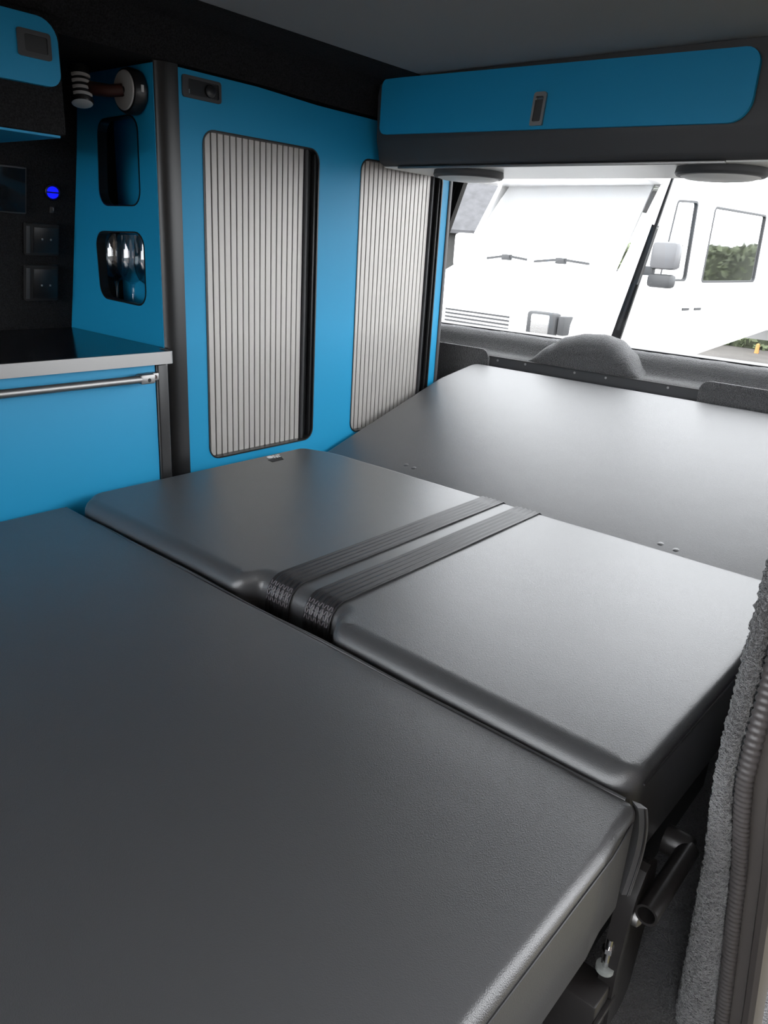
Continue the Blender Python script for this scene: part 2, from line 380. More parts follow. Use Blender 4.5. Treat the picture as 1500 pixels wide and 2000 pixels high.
for (x0, x1, z0, z1) in (S1, S2):
    hol = rrect(x0, x1, z0, z1, .032)
    ringtrim('door_edging', hol, XZ, YC - .0015, YC + .020, .0035, 'black', tc_)
    td = box('tambour_door', x0 - .01, x1 + .01, YC + .026, YC + .030, z0 - .02, z1 + .02, 'slat_gap', tc_)
    n = 18; xe = x1 - .034; wd = (xe - x0 - .002) / n
    v, f = box_vf(0, wd - .0022, 0, .006, z0 - .015, z1 + .015); v, f = bev_vf(v, f, .0012, 1)
    s0 = None
    for i in range(n):
        if s0 is None:
            s0 = add('slat', [(p[0] + x0 + .002, p[1] + YC + .019, p[2]) for p in v], f, 'alu_slat', td, smooth=True)
        else:
            s = s0.copy(); COL.objects.link(s); s.parent = td; s.location = (i * wd, 0, 0)
    # finger pull: slim grey lip, then a dark channel
    box('pull_lip', xe + .001, xe + .008, YC + .012, YC + .025, z0 - .012, z1 + .012, 'charcoal', td, r=.002)
    box('pull_channel', xe + .0085, x1 + .006, YC + .018, YC + .025, z0 - .012, z1 + .012, 'black', td)
    box('pull_lip', x1 - .012, x1 - .0045, YC + .004, YC + .017, z0 + .012, z1 - .012, 'black', td, r=.002)
# catch plate at the top left of the front panel
cl = panel('catch', rrect(1.057, 1.157, 1.2645, 1.3065, .006, 4), [rrect(1.071, 1.151, 1.271, 1.3005, .004, 3)], XZ, YC - .004, YC + .001, 'charcoal', tc_)
box('catch_well', 1.068, 1.154, YC - .0006, YC + .0006, 1.268, 1.3035, 'black', cl)
lathe('push_button', (1.128, YC - .001, 1.285), (0, -1, 0), [(0, .0125), (.004, .0125), (.0055, .010), (.0055, 0)], 'black', cl, n=24)
box('catch_spring', 1.073, 1.076, YC - .0018, YC - .0008, 1.273, 1.281, 'chrome', cl)

# wine glasses standing in the lower cubby
def wine_glass(c, lab):
    t = thing('wine_glass', c, lab, 'wine glass', 'wine glasses in the lower cubby'); b = Vector(c)
    lathe('bowl', b, (0, 0, 1), [(.052, .004), (.057, .012), (.066, .024), (.082, .031), (.105, .0345), (.135, .0325), (.165, .029), (.165, .0280), (.135, .0315), (.105, .0335), (.082, .030), (.066, .0230), (.058, .010), (.055, .0)], 'wine_glass', t, n=28)
    lathe('stem', b, (0, 0, 1), [(.0045, .007), (.012, .0038), (.042, .0036), (.0535, .0065)], 'wine_glass', t, n=14)
    lathe('foot', b, (0, 0, 1), [(0, .031), (.0015, .031), (.005, .007), (.0052, 0)], 'wine_glass', t, n=28)
wine_glass((1.053, 1.768, .8182), 'clear wine glass at the left of the lower cubby')
wine_glass((1.053, 1.695, .8182), 'clear wine glass in the middle of the lower cubby')
wine_glass((1.053, 1.622, .8182), 'clear wine glass half hidden at the right of the lower cubby')

# reading lamp on the end panel
lp = thing('reading_lamp', (1.0, 1.552, 1.266), 'black swivel reading lamp with pale disc base on the blue end panel', 'lamp')
bse = lathe('base', (.9995, 1.552, 1.266), (-1, 0, 0), [(0, .038), (.004, .043), (.022, .044), (.030, .041), (.031, .038)], 'black', lp, n=40)
lathe('disc_face', (.9685, 1.552, 1.266), (-1, 0, 0), [(0, .0375), (.0025, .036), (.003, .0)], 'lamp_white', bse, n=40)
lathe('disc_screw', (.9655, 1.552, 1.266), (-1, 0, 0), [(0, .007), (.002, .006), (.002, 0)], 'black', bse, n=16)
box('switch', .980, .986, 1.5065, 1.509, 1.262, 1.275, 'lamp_white', bse)
tube('arm', [(.966, 1.552, 1.266), (.945, 1.566, 1.262), (.930, 1.590, 1.264), (.925, 1.615, 1.268)], [.012, .012, .013, .013], 'brown', lp, n=14)
hc = Vector((.915, 1.630, 1.285)); hd = Vector((-.12, -.30, -.95)).normalized()
hp = [(-.020, .012), (-.018, .021)]
hd_ = lathe('head', hc, hd, [(-.022, .010), (-.02, .020), (.050, .0225), (.052, .0215), (.052, 0)], 'black', lp, n=36)
for k in range(4):
    d = .000 + k * .0125
    V = []; F = []; u = hd.orthogonal().normalized(); w = hd.cross(u)
    # a fin wraps the side facing the aisle
    t = Vector((-.55, -.8, 0)); t = (t - hd * t.dot(hd)).normalized(); s = hd.cross(t); n = 12
    for i in range(n + 1):
        a = -1.15 + 1.75 * i / n; e = t * math.cos(a) + s * math.sin(a)
        for rr, dd in ((.021, 0), (.0245, 0), (.0245, .0055), (.021, .0055)): V.append(hc + hd * (d + dd) + e * rr)
    for i in range(n):
        for j in range(4): F.append((i * 4 + j, i * 4 + (j + 1) % 4, i * 4 + 4 + (j + 1) % 4, i * 4 + 4 + j))
    F += [(0, 1, 2, 3), (n * 4, n * 4 + 1, n * 4 + 2, n * 4 + 3)]
    add('fin', V, F, 'lamp_white', hd_)
lathe('lens', hc + hd * .0525, hd, [(0, .0205), (.0008, .019), (.0012, 0)], 'lamp_white', hd_, n=32)

# ------------------------------------------------------------------ overhead locker above the kitchen
oh = thing('overhead_locker', (.1, 1.62, 1.149), 'dark overhead locker with a blue flap above the kitchen', 'locker')
OY = 1.450
box('body', -.7, .782, OY + .0005, 1.80, 1.152, 1.345, 'carpet_dark', oh, r=.006)
box('underside', -.69, .770, OY + .004, 1.750, 1.1475, 1.1515, 'blue', oh)
dd = panel('flap', roundpoly([(-.69, 1.2145), (.7715, 1.2275), (.770, 1.333), (-.69, 1.330)], [.01, .022, .035, .01]), [], XZ, OY - .013, OY, 'blue', oh)
lt = panel('latch_frame', rrect(.697, .756, 1.2665, 1.3085, .005, 3), [rrect(.709, .750, 1.275, 1.301, .003, 3)], XZ, OY - .0165, OY - .0125, 'charcoal', dd)
box('latch_well', .706, .753, OY - .0140, OY - .0132, 1.272, 1.304, 'black', dd)

# fittings on the dark wall behind the worktop
def wy(z):
    for (y0, z0), (y1, z1) in zip(WP, WP[1:]):
        if z0 <= z <= z1: return y0 + (y1 - y0) * (z - z0) / (z1 - z0)
wslope = Vector((0, WP[2][0] - WP[1][0], WP[2][1] - WP[1][1])).normalized(); wn_ = Vector((0, -wslope.z, wslope.y))
def wallbox(name, x0, x1, z0, z1, th, m, parent=None, off=0, r=.003, **k):
    zc = (z0 + z1) / 2; c = Vector(((x0 + x1) / 2, wy(zc), zc)) + wn_ * (off + th / 2 + .0005)
    return obox(name, c, (1, 0, 0), wslope, wn_, (x1 - x0) / 2, (z1 - z0) / 2, th / 2, m, parent, r=r, **k)
ms = thing('control_screen', (.80, 1.84, 1.02), 'black glass control screen in a thin grey frame on the dark wall', 'screen')
wallbox('bezel', .66, .876, 1.016, 1.118, .012, 'charcoal', ms); wallbox('glass', .664, .872, 1.020, 1.114, .001, 'screen', ms, off=.012, r=.0003)
us = thing('usb_socket', (.945, 1.85, 1.05), 'round usb socket glowing blue on the dark wall', 'socket')
zc = 1.068; c = Vector((.940, wy(zc), zc))
lathe('bezel', c, wn_, [(0, .0185), (.006, .0185), (.008, .016), (.004, .0145), (.004, 0)], 'black', us, n=28)
for sg in (-1, 1):
    hh = []
    for k in range(13):
        a = PI * k / 12; hh.append((.0135 * math.cos(a), sg * (.0018 + .0115 * math.sin(a))))
    V = [c + wn_ * .0075 + Vector((1, 0, 0)) * p[0] + wslope * p[1] for p in hh] + [c + wn_ * .005 + Vector((1, 0, 0)) * p[0] + wslope * p[1] for p in hh]
    n = len(hh); add('lit_port', V, [tuple(range(n)), tuple(range(n, 2 * n))] + [(i - 1, i, i + n, i - 1 + n) for i in range(n)], 'blue_led', us)
tb = thing('toggle_switch', (.940, 1.855, 1.02), 'tiny toggle switch just below the blue usb socket', 'switch')
wallbox('plate', .935, .945, 1.022, 1.036, .003, 'charcoal', tb, r=.001); wallbox('lever', .9388, .9412, 1.028, 1.036, .008, 'alu', tb, off=.003, r=.0008)
for z0, z1, lab, dots in ((.925, 1.000, 'black twin socket plate, upper of the two on the dark wall', .965), (.818, .905, 'black twin socket plate, lower of the two just above the worktop', .858)):
    so = thing('power_socket', (.91, 1.88, z0), lab, 'socket', 'black socket plates on the kitchen wall')
    wallbox('plate', .872, .955, z0, z1, .014, 'black_matt', so, r=.004); wallbox('side_strip', .873, .882, z0 + .006, z1 - .006, .002, 'charcoal', so, off=.014, r=.0005)
    wallbox('face', .890, .950, z0 + .008, z1 - .008, .003, 'black', so, off=.014, r=.001)
    for x in (.910, .931): wallbox('contact', x - .0022, x + .0022, dots - .0022, dots + .0022, .002, 'alu', so, off=.017, r=.0006)

# ------------------------------------------------------------------ rear overhead locker
rl = thing('rear_locker', (1.83, .93, 1.19), 'wide charcoal locker with a long blue flap over the rear window', 'locker')
RX = 1.655
pf = roundpoly([(RX, 1.392), (RX + .004, 1.255), (RX + .022, 1.196), (2.0, 1.196), (2.0, 1.3995), (RX, 1.3995)], [.01, .03, .022, .004, 0, 0], 6)
yE = [.30, 1.462]
rowE = lambda y, s: [(1.83 + (x - 1.83) * s, y, 1.30 + (z - 1.30) * s) for x, z in pf]
loft('body', [rowE(.30, .94), rowE(.315, 1.0), rowE(1.450, 1.0), rowE(1.464, .955)], 'charcoal', rl, closed=True, smooth=True, sharp=50)
fl = panel('flap', roundpoly([(.508, 1.256), (1.436, 1.268), (1.434, 1.3965), (.508, 1.3835)], [.040, .018, .018, .030]), [], YZ, RX - .012, RX - .001, 'blue', rl)
lf = panel('latch_frame', roundpoly([(.950, 1.2685), (.982, 1.2685), (.977, 1.336), (.945, 1.336)], [.003, .003, .007, .007], 4), [roundpoly([(.956, 1.277), (.976, 1.277), (.972, 1.327), (.952, 1.327)], .003, 3)], YZ, RX - .018, RX - .0115, 'alu', fl)
box('latch_well', RX - .0135, RX - .0125, .950, .977, 1.272, 1.331, 'charcoal', fl)
box('latch_tongue', RX - .0155, RX - .0137, .955, .973, 1.3205, 1.3245, 'chrome', fl)
box('underside_panel', RX + .035, 1.995, .32, 1.45, 1.1925, 1.1955, 'cream', rl)
box('light_strip', RX + .028, RX + .040, .55, 1.40, 1.1895, 1.1955, 'alu', rl, r=.0015)
for (x, y, lab) in ((1.795, 1.245, 'round grey downlight under the rear locker, nearer the blue cabinet'), (1.795, .590, 'round grey downlight under the rear locker, at its right end')):
    dl = thing('downlight', (x, y, 1.192), lab, 'light', 'downlights under the rear locker')
    lathe('housing', (x, y, 1.1922), (0, 0, -1), [(0, .092), (.012, .094), (.017, .090), (.0175, .082)], 'charcoal', dl, n=48)
    lathe('diffuser', (x, y, 1.1745), (0, 0, -1), [(0, .0815), (.004, .070), (.007, .04), (.008, 0)], 'white_trim', dl, n=48)

# ------------------------------------------------------------------ bed
bf = thing('folding_bed', (.7, .8, 0), 'black metal folding bed base with tubular lever under the cushions', 'bed')
box('base_box', -.2, 1.40, .26, 1.40, 0, .295, 'black_matt', bf)
# side plate with a rounded top, lever tube, bolt and foot bracket
spo = roundpoly([(.715, .060), (.800, .060), (.815, .20), (.800, .30), (.745, .335), (.716, .30), (.700, .20)], .035)
panel('side_plate', spo, [], XZ, .178, .186, 'dark_metal', bf)
path = [(.740, .330), (.722, .306), (.711, .27), (.706, .22), (.708, .16), (.716, .09)]
rows = [[(x - .006, .172, z), (x + .006, .172, z + .003), (x + .006, .192, z + .003), (x - .006, .192, z)] for x, z in path]
loft('plate_rim', rows, 'dark_metal', bf, closed=True, smooth=True, sharp=30)
a = hit(1262, 1788, 1, .160); b = hit(1345, 1660, 1, .160)
dv = (b - a).normalized()
V = []; F = []; n = 20; up = Vector((0, 1, 0)); sd = dv.cross(up)
for d, r in ((0, .0105), (0, .0135), ((b - a).length, .0135), ((b - a).length, .0105), (0.0, .0105)):
    for j in range(n):
        t = 2 * PI * j / n; V.append(a + dv * d + (up * math.cos(t) + sd * math.sin(t)) * r)
for i in range(4):
    for j in range(n): F.append((i * n + j, i * n + (j + 1) % n, (i + 1) * n + (j + 1) % n, (i + 1) * n + j))
lev = add('lever_tube', V, F, 'dark_metal', bf, smooth=True)
lathe('lever_pivot', b + Vector((.004, .012, -.004)), (0, -1, 0), [(-.02, .020), (.010, .020), (.016, .016), (.017, 0)], 'dark_metal', lev, n=24)
lathe('lever_pin', (.735, .178, .262), (0, -1, 0), [(0, .012), (.010, .011), (.013, .006), (.0135, 0)], 'alu', bf, n=20)
bt = lathe('bolt', (.700, .186, .200), (0, 0, 1), [(0, .004), (.045, .004)], 'chrome', bf, n=12)
lathe('bolt_washer', (.700, .186, .196), (0, 0, 1), [(0, .011), (.006, .011)], 'nylon', bt, n=20)
lathe('bolt_nut', (.700, .186, .226), (0, 0, 1), [(0, .0075), (.007, .0075)], 'chrome', bt, n=6)
box('foot_bracket', .662, .712, .176, .250, .095, .175, 'dark_metal', bf, r=.003)
obox('bracket_lip', (.687, .173, .150), (1, 0, 0), (0, 1, 0), (0, 0, 1), .026, .003, .004, 'dark_metal', bf, r=.001)

# front cushion (nearest)
ZN = .445
fc = thing('bed_cushion', (.25, .80, .345), 'large black vinyl bed cushion nearest the camera, front of three', 'cushion', 'bed cushions')
out1 = roundpoly([(-.2, .180), (.600, .180), (.640, .184), (.694, .184), (.697, .85), (.708, 1.440), (-.2, 1.440)], [.02, .03, .03, .012, .3, .02, .02], 5)
V, F = cushion_vf(out1, .30, ZN, lambda x, y, n: .013 - .006 * max(0, n.x), wob=.0012)
cu = add('cover', V, F, 'vinyl', fc, smooth=True, sharp=60)
# piping along the edges and the stitched end flap
tube('piping', [(.6945 + .010 * max(0, (y - .2) / 1.24) ** 1.5 + .0012 * math.sin(y * 21), y, ZN - .003 + .0012 * math.sin(y * 13)) for y in [.20 + 1.23 * k / 60 for k in range(61)]], .0032, 'vinyl', cu, n=8)
tube('seam', [(x, .1792 + (.006 if x > .62 else 0) * (x - .62) / .07, ZN - .0135) for x in [-.15 + .83 * k / 40 for k in range(41)]], .0012, 'vinyl_seam', cu, n=6)
rows = []
for k in range(15):
    s = k / 14; x = .692 + .026 * math.sin(s * PI * .9); z = .446 - .128 * s
    rows.append([(x - .0045, .184, z), (x + .0015, .176, z), (x + .004, .184, z), (x + .0025, .194, z)])
loft('end_flap', rows, 'vinyl', cu, closed=True, smooth=True, sharp=30)
tube('flap_seam', [(.6905 + .026 * math.sin(s * PI * .9), .1780, .446 - .128 * s) for s in [k / 14 for k in range(15)]], .0010, 'vinyl_seam', cu, n=6)

# middle cushion with a notch for the belts
ZM = .465
mc = thing('bed_cushion', (1.06, .80, .345), 'black vinyl bed cushion crossed by two belts, middle of three', 'cushion', 'bed cushions')
out2 = roundpoly([(.700, .196), (1.05, .188), (1.408, .185), (1.408, 1.30), (1.400, 1.350), (1.375, 1.425), (.760, 1.425), (.716, 1.385), (.716, .895), (.752, .875), (.752, .690), (.712, .668)],
                 [.034, .2, .02, .1, .02, .03, .05, .04, .03, .014, .014, .03], 5)
V, F = cushion_vf(out2, .31, ZM, lambda x, y, n: .013 + (.017 * n.x * n.x if n.x < 0 and x < .78 else 0), wob=.0015)
cu = add('cover', V, F, 'vinyl', mc, smooth=True, sharp=60)
def seamline(y0, y1, n=30): return [(.7165 + (.0055 if y > .7 else 0) , y, ZM - .030 + .0014 * math.sin(y * 33)) for y in [y0 + (y1 - y0) * k / n for k in range(n + 1)]]
tube('seam', [(.6993 + .012 * (y - .2) / .47, y, ZM - .034 + .001 * math.sin(y * 33)) for y in [.215 + .445 * k / 24 for k in range(25)]], .0016, 'vinyl_seam', cu, n=6)
tube('seam', [(.7155, y, ZM - .034 + .001 * math.sin(y * 33)) for y in [.90 + .46 * k / 24 for k in range(25)]], .0016, 'vinyl_seam', cu, n=6)
tube('seam', [(.725 + .66 * k / 24, .1942 - .0085 * min(1, k / 14) - .0012, ZM - .016) for k in range(25)], .0014, 'vinyl_seam', cu, n=6)
# woven label
tg = add('label_tag', [(1.213, 1.362, ZM + .0008), (1.251, 1.362, ZM + .0008), (1.281, 1.416, ZM - .001), (1.222, 1.416, ZM - .001)] + [(1.213, 1.362, ZM - .001), (1.251, 1.362, ZM - .001), (1.281, 1.416, ZM - .003), (1.222, 1.416, ZM - .003)],
         [(0, 1, 2, 3), (4, 5, 6, 7), (0, 1, 5, 4), (1, 2, 6, 5), (2, 3, 7, 6), (3, 0, 4, 7)], 'black_matt', cu)
tp = lambda a, b: (1.222 + .045 * a + .012 * b, 1.372 + .040 * b, ZM + .0014 - .0015 * b)
def tprint(name, pts):
    V = [tp(*p) for p in pts]; n = len(pts)
    V += [(x, y, z - .0004) for x, y, z in V]
    add(name, V, [tuple(range(n)), tuple(range(n, 2 * n))] + [(i - 1, i, i + n, i - 1 + n) for i in range(n)], 'tag_print', cu)
tprint('tag_emblem', [(.18 + .20 * math.cos(2 * PI * k / 14), .72 + .26 * math.sin(2 * PI * k / 14)) for k in range(14)])
for ox, ls in ((.42, [[(0, .35), (.06, .35), (.14, .95), (.08, .95)]]), (.56, [[(0, .95), (.07, .95), (.12, .35), (.05, .35)], [(.10, .35), (.16, .35), (.25, .95), (.19, .95)]]), (.80, [[(0, .35), (.06, .35), (.10, .95), (.04, .95)], [(.10, .80), (.22, .75), (.22, .88), (.10, .95)]])):
    for q in ls: tprint('tag_letter', [(p[0] + ox - .08, p[1] - .05) for p in q])

# rear cushion, raised towards the tailgate
ca, sa = math.cos(math.atan(.31)), math.sin(math.atan(.31)); O = Vector((1.425, 0, .3985))
def RC(s, y, h): return (O.x + s * ca - h * sa, y, O.z + s * sa + h * ca)
rc = thing('bed_cushion', (1.8, .80, .32), 'black vinyl bed cushion sloping up to the rear window, rearmost of three', 'cushion', 'bed cushions')
out3 = roundpoly([(0, .150), (.792, .150), (.792, 1.418), (.640, 1.458), (.0, 1.458)], [.02, .02, .03, .1, .02], 5)
V, F = cushion_vf(out3, -.085, 0.0, lambda x, y, n: .010, wob=.0008)
cu = add('cover', [RC(*p) for p in V], F, 'vinyl', rc, smooth=True, sharp=60)
for (px, py) in ((793, 908), (808, 914), (1290, 1062), (1320, 1074)):
    p = hitp(px, py, RC(0, 0, 0), Vector((-sa, 0, ca)))
    lathe('button', p, (-sa, 0, ca), [(-.002, .007), (.000, .007), (.0008, .005), (.001, 0)], 'vinyl', cu, n=14)

# two belts over the middle cushion
def belt(y0, y1, lab):
    t = thing('seat_belt', (1.05, (y0 + y1) / 2, ZM), lab, 'seat belt', 'belts over the middle cushion')
    r = .034; path = [(.7465, .345), (.7465, .40)]
    for k in range(8): a = PI / 2 * k / 7; path.append((.7480 + r * (1 - math.cos(a)), ZM - r + (r + .0030) * math.sin(a)))
    path += [(.80 + .6 * k / 12, ZM + .0016 + .0004 * math.sin(k) + .0012 * max(0, 1 - k / 3)) for k in range(1, 13)] + [(1.4095, ZM - .004), (1.4115, ZM - .05)]
    nw = 31; rows = []
    for i, (x, z) in enumerate(path):
        p0 = path[max(i - 1, 0)]; p1 = path[min(i + 1, len(path) - 1)]; tx, tz = p1[0] - p0[0], p1[1] - p0[1]; l = math.hypot(tx, tz); nx, nz = -tz / l, tx / l
        top = []
        for j in range(nw):
            a = j / (nw - 1); hgt = .0014 + .0012 * math.cos(2 * PI * a * 5.0) * (1 if .02 < a < .98 else 0)
            top.append((x + nx * hgt, y0 + (y1 - y0) * a, z + nz * hgt))
        rows.append(top + [(x - nx * .0004, y1, z - nz * .0004), (x - nx * .0004, y0, z - nz * .0004)])
    add_ = loft('webbing', rows, 'webbing', t, closed=True, smooth=True, sharp=60)
    # stitching block where the belt turns over the front edge
    for k in range(11):
        yy = y0 + .004 + (y1 - y0 - .008) * k / 10
        for q in range(4):
            a = .10 + .24 * q; c = Vector((.7480 + r * (1 - math.cos(a)) - .0020 * math.cos(a), yy, ZM - r + (r + .0030) * math.sin(a) + .0020 * math.sin(a)))
            tv = Vector((math.sin(a), 0, math.cos(a))); nv = Vector((-math.cos(a), 0, math.sin(a)))
            sv = Vector((0, 1, 0)); zz = (tv + sv * (.35 if (k + q) % 2 else -.35)).normalized()
            obox('stitch', c, zz, nv.cross(zz), nv, .0036, .0009, .0004, 'stitch', t)
mat('stitch', (.16, .145, .16), .4)
belt(.797, .853, 'black ribbed belt strap, the one nearer the blue cabinet')
belt(.705, .763, 'black ribbed belt strap, the one farther from the cabinet')

# ------------------------------------------------------------------ tailgate sill, dome, strip and side pads
TX = 2.232
pf2 = [(TX, .40), (TX, .648), (TX + .004, .656), (TX + .02, .660), (TX + .055, .662), (TX + .070, .668), (TX + .082, .688), (TX + .092, .706), (TX + .108, .720), (TX + .135, .726), (TX + .160, .722), (TX + .165, .40)]
ny = 160; rows = []
for i in range(ny + 1):
    y = .13 + 1.74 * i / ny; row = []
    for (x, z) in pf2:
        q = Vector((x, y, z)); d = noise.noise(q * 120) * .0016 + noise.noise(q * 14) * .002 if z > .5 else 0
        row.append((x + d, y, z + d))
    rows.append(row)
tag(loft('trim_5', rows, 'carpet', closed=True, smooth=True, sharp=60), kind='structure', label='grey carpeted tailgate sill below the rear window')
# dome over the lock
DH = [(-1, 0), (-.62, .066), (-.40, .094), (-.10, .110), (.22, .114), (.45, .104), (.68, .070), (.90, .022), (1.001, 0)]
rows = []
for i in range(49):
    u = -1 + 2 * i / 48; y = 1.058 - .205 * u
    for (u0, h0), (u1, h1) in zip(DH, DH[1:]):
        if u0 <= u <= u1: k = (u - u0) / (u1 - u0); h = h0 + (h1 - h0) * (k * .4 + .6 * k * k * (3 - 2 * k)); break
    row = []
    for k in range(25):
        a = PI * k / 24; sx = -math.cos(a); x = 2.300 + .078 * (abs(sx) ** .8) * (1 if sx > 0 else -1) * (.75 + .25 * (h / .118))
        z = .654 + h * math.sin(a) ** .75
        q = Vector((x, y, z)); d = noise.noise(q * 130) * .0012 + noise.noise(q * 420) * .0008
        row.append((x + d, y, z + d))
    rows.append(row)
tag(loft('trim_6', rows, 'carpet', smooth=True, sharp=80), kind='structure', label='rounded grey carpet dome over the tailgate lock')
sp = thing('sill_strip', (2.22, 1.02, .60), 'thin black metal strip with screws along the tailgate sill', 'trim strip')
add('strip', *box_vf(2.222, 2.2305, .60, 1.40, .58, .655), 'charcoal', sp)  # charcoal on a black strip: window haze put into the colour
add('lip', *box_vf(2.219, 2.2315, .60, 1.40, .6545, .6575), 'dark_metal', sp)
for (px, py) in ((972, 704), (1026, 710), (1122, 728), (1183, 738), (1305, 754)):
    p = hit(px, py, 0, 2.222); p.z = min(.648, max(.63, p.z))
    lathe('screw', p, (-1, 0, 0), [(0, .0042), (.0014, .0035), (.0018, 0)], 'alu', sp, n=12)
def pad(y0, y1, zt, lab, cl):
    o = roundpoly([(y0, .45), (y1, .45), (y1, zt), (y0, zt)], [.005, .005, .03 if cl == 'r' else .004, .03 if cl == 'l' else .004], 6)
    V = []; P = densify(o, .012)
    ob = panel('side_pad', P, [], YZ, 2.2105, 2.2215, 'carpet', None, smooth=False)
    return tag(ob, lab, 'pad', 'carpet pads at the rear corners')
pad(1.385, 1.765, .678, 'dark grey carpet pad in the rear corner beside the blue cabinet', 'l')
pad(.14, .672, .686, 'dark grey carpet pad at the right end of the tailgate sill', 'r')
# rear wiper outside the glass
wp = thing('rear_wiper', RW(.96, .78, .05), 'black rear wiper leaning across the outside of the tailgate window', 'wiper')
gp = lambda px, py, t: hitp(px, py, Vector(RW(0, .725, t)), GN)
def bar(name, p, q, w0, w1, th, m, parent):
    d = (q - p).normalized(); s = GN.cross(d)
    V = [p - s * w0, p + s * w0, q + s * w1, q - s * w1]; V = V + [v + GN * th for v in V]
    return add(name, V, [(0, 1, 2, 3), (4, 5, 6, 7), (0, 1, 5, 4), (1, 2, 6, 5), (2, 3, 7, 6), (3, 0, 4, 7)], m, parent)
bar('arm', gp(1200, 665, .055), gp(1279, 440, .055), .016, .0095, .012, 'black', wp)
bar('arm_groove', gp(1206, 645, .050), gp(1276, 455, .050), .004, .003, .004, 'charcoal', wp)
bar('blade', gp(1240, 555, .040), gp(1313, 347, .040), .0065, .0028, .010, 'charcoal', wp)
p = gp(1281, 446, .048); lathe('pivot', p, GN, [(0, .004), (.004, .004)], 'alu', wp, n=12)

# ------------------------------------------------------------------ outside
ZG = -.50
tag(add('ground', [(-30, -30, ZG), (70, -30, ZG), (70, 60, ZG), (-30, 60, ZG)], [(0, 1, 2, 3)], 'tarmac'), kind='structure', label='pale tarmac of the car park outside')
tag(box('trim_7', -1.5, 4.0, -2.2, -.35, ZG + .002, ZG + .03, 'verge'), kind='structure', label='rough grass verge beside the van')
# unseen boarded screen, added to block sky light at the sliding door
fn = thing('shade_screen', (.1, -.70, ZG), 'unseen tall timber boarded screen, added to shade the sliding door opening', 'added shade screen')
v, f = box_vf(0, .146, 0, .02, .05, 4.45); b0 = None
for i in range(16):
    if b0 is None: b0 = add('board', [(p[0] - 1.35, p[1] - .70, p[2] + ZG) for p in v], f, 'timber', fn)
    else: q = b0.copy(); COL.objects.link(q); q.parent = fn; q.location = (i * .15, -.006 * (i % 2), 0)
for z in (.35, 1.6, 2.85, 4.1): box('rail', -1.35, 1.05, -.77, -.728, ZG + z, ZG + z + .08, 'timber', fn)
for x in (-1.35, -.2, .96): box('post', x, x + .09, -.865, -.775, ZG, ZG + 4.5, 'timber', fn)
# white motorhome parked behind, seen through the rear window
P0 = Vector((6.08, 3.05, ZG)); eu = Vector((math.cos(1.4468), math.sin(1.4468), 0)); ev = Vector((eu.y, -eu.x, 0))
VW = lambda u, v, z: P0 + eu * u + ev * v + Vector((0, 0, z))
pv = thing('parked_van', P0, 'white motorhome parked outside behind the rear window', 'van')
def vbox(name, u0, u1, v0, v1, z0, z1, m, parent=None, r=0, **k):
    v, f = box_vf(u0, u1, v0, v1, z0, z1)
    if r: v, f = bev_vf(v, f, r); k.setdefault('smooth', True)
    return add(name, [VW(*p) for p in v], f, m, parent or pv, **k)
prof = [(.05, .30), (-.02, .55), (.0, .92), (.10, 1.12), (.72, 1.38), (.80, 1.38), (.80, .30)]
loft('nose', [[VW(u, v + (.10 if u in (0, 2.0) else 0), z) for v, z in prof] for u in (0, .12, 1.88, 2.0)], 'white_paint', pv, closed=True, smooth=True, sharp=30)
SIDE = lambda uu: (lambda a, b, t: VW(uu + t, a, b))
sidep = [(.80, .45), (2.2, .50), (4.4, .75), (6.8, .75), (6.8, 2.75), (1.2, 2.75), (1.30, 2.15), (.80, 1.30)]
wA = roundpoly([(1.46, 1.31), (2.02, 1.31), (1.98, 2.07), (1.56, 2.05)], .05, 4)
wB = roundpoly([(2.36, 1.30), (3.71, 1.32), (3.66, 2.05), (2.36, 2.05)], .05, 4)
panel('near_side', sidep, [wA, wB], SIDE(0), 0, .04, 'white_paint', pv)
panel('far_side', sidep, [[(1.1, 1.35), (5.0, 1.35), (5.0, 2.1), (1.45, 2.1)]], SIDE(1.96), 0, .04, 'white_paint', pv)
for wnm in (wA, wB):
    ringtrim('window_seal', wnm, SIDE(0), -.006, .02, .020, 'van_dark', pv)
    n = len(wnm); add('side_window', [VW(.012, a, b) for a, b in wnm], [tuple(range(n))], 'van_pane', pv)
add('windscreen', [VW(.06, .74, 1.38), VW(1.94, .74, 1.38), VW(1.86, 1.32, 2.16), VW(.14, 1.32, 2.16), VW(.06, .76, 1.38), VW(1.94, .76, 1.38), VW(1.86, 1.34, 2.16), VW(.14, 1.34, 2.16)],
    [(0, 1, 2, 3), (4, 5, 6, 7), (0, 1, 5, 4), (1, 2, 6, 5), (2, 3, 7, 6), (3, 0, 4, 7)], 'van_glass', pv)
for uu in (.0, 1.94): add('front_pillar', [VW(uu + a, v + b, z) for v, z in ((.72, 1.28), (1.30, 2.16)) for a in (0, .06) for b in (0, .10)], [(0, 1, 3, 2), (4, 5, 7, 6), (0, 1, 5, 4), (2, 3, 7, 6), (0, 2, 6, 4), (1, 3, 7, 5)], 'white_paint', pv)
vbox('overcab', 0, 2.0, .75, 2.0, 2.16, 2.75, 'white_paint', r=.05)
vbox('roof', 0, 2.0, 1.3, 6.8, 2.75, 2.80, 'white_paint'); vbox('tail', .04, 1.96, 6.76, 6.8, .42, 2.75, 'white_paint')
vbox('cab_floor', .04, 1.96, .8, 6.7, .76, .82, 'van_dark')
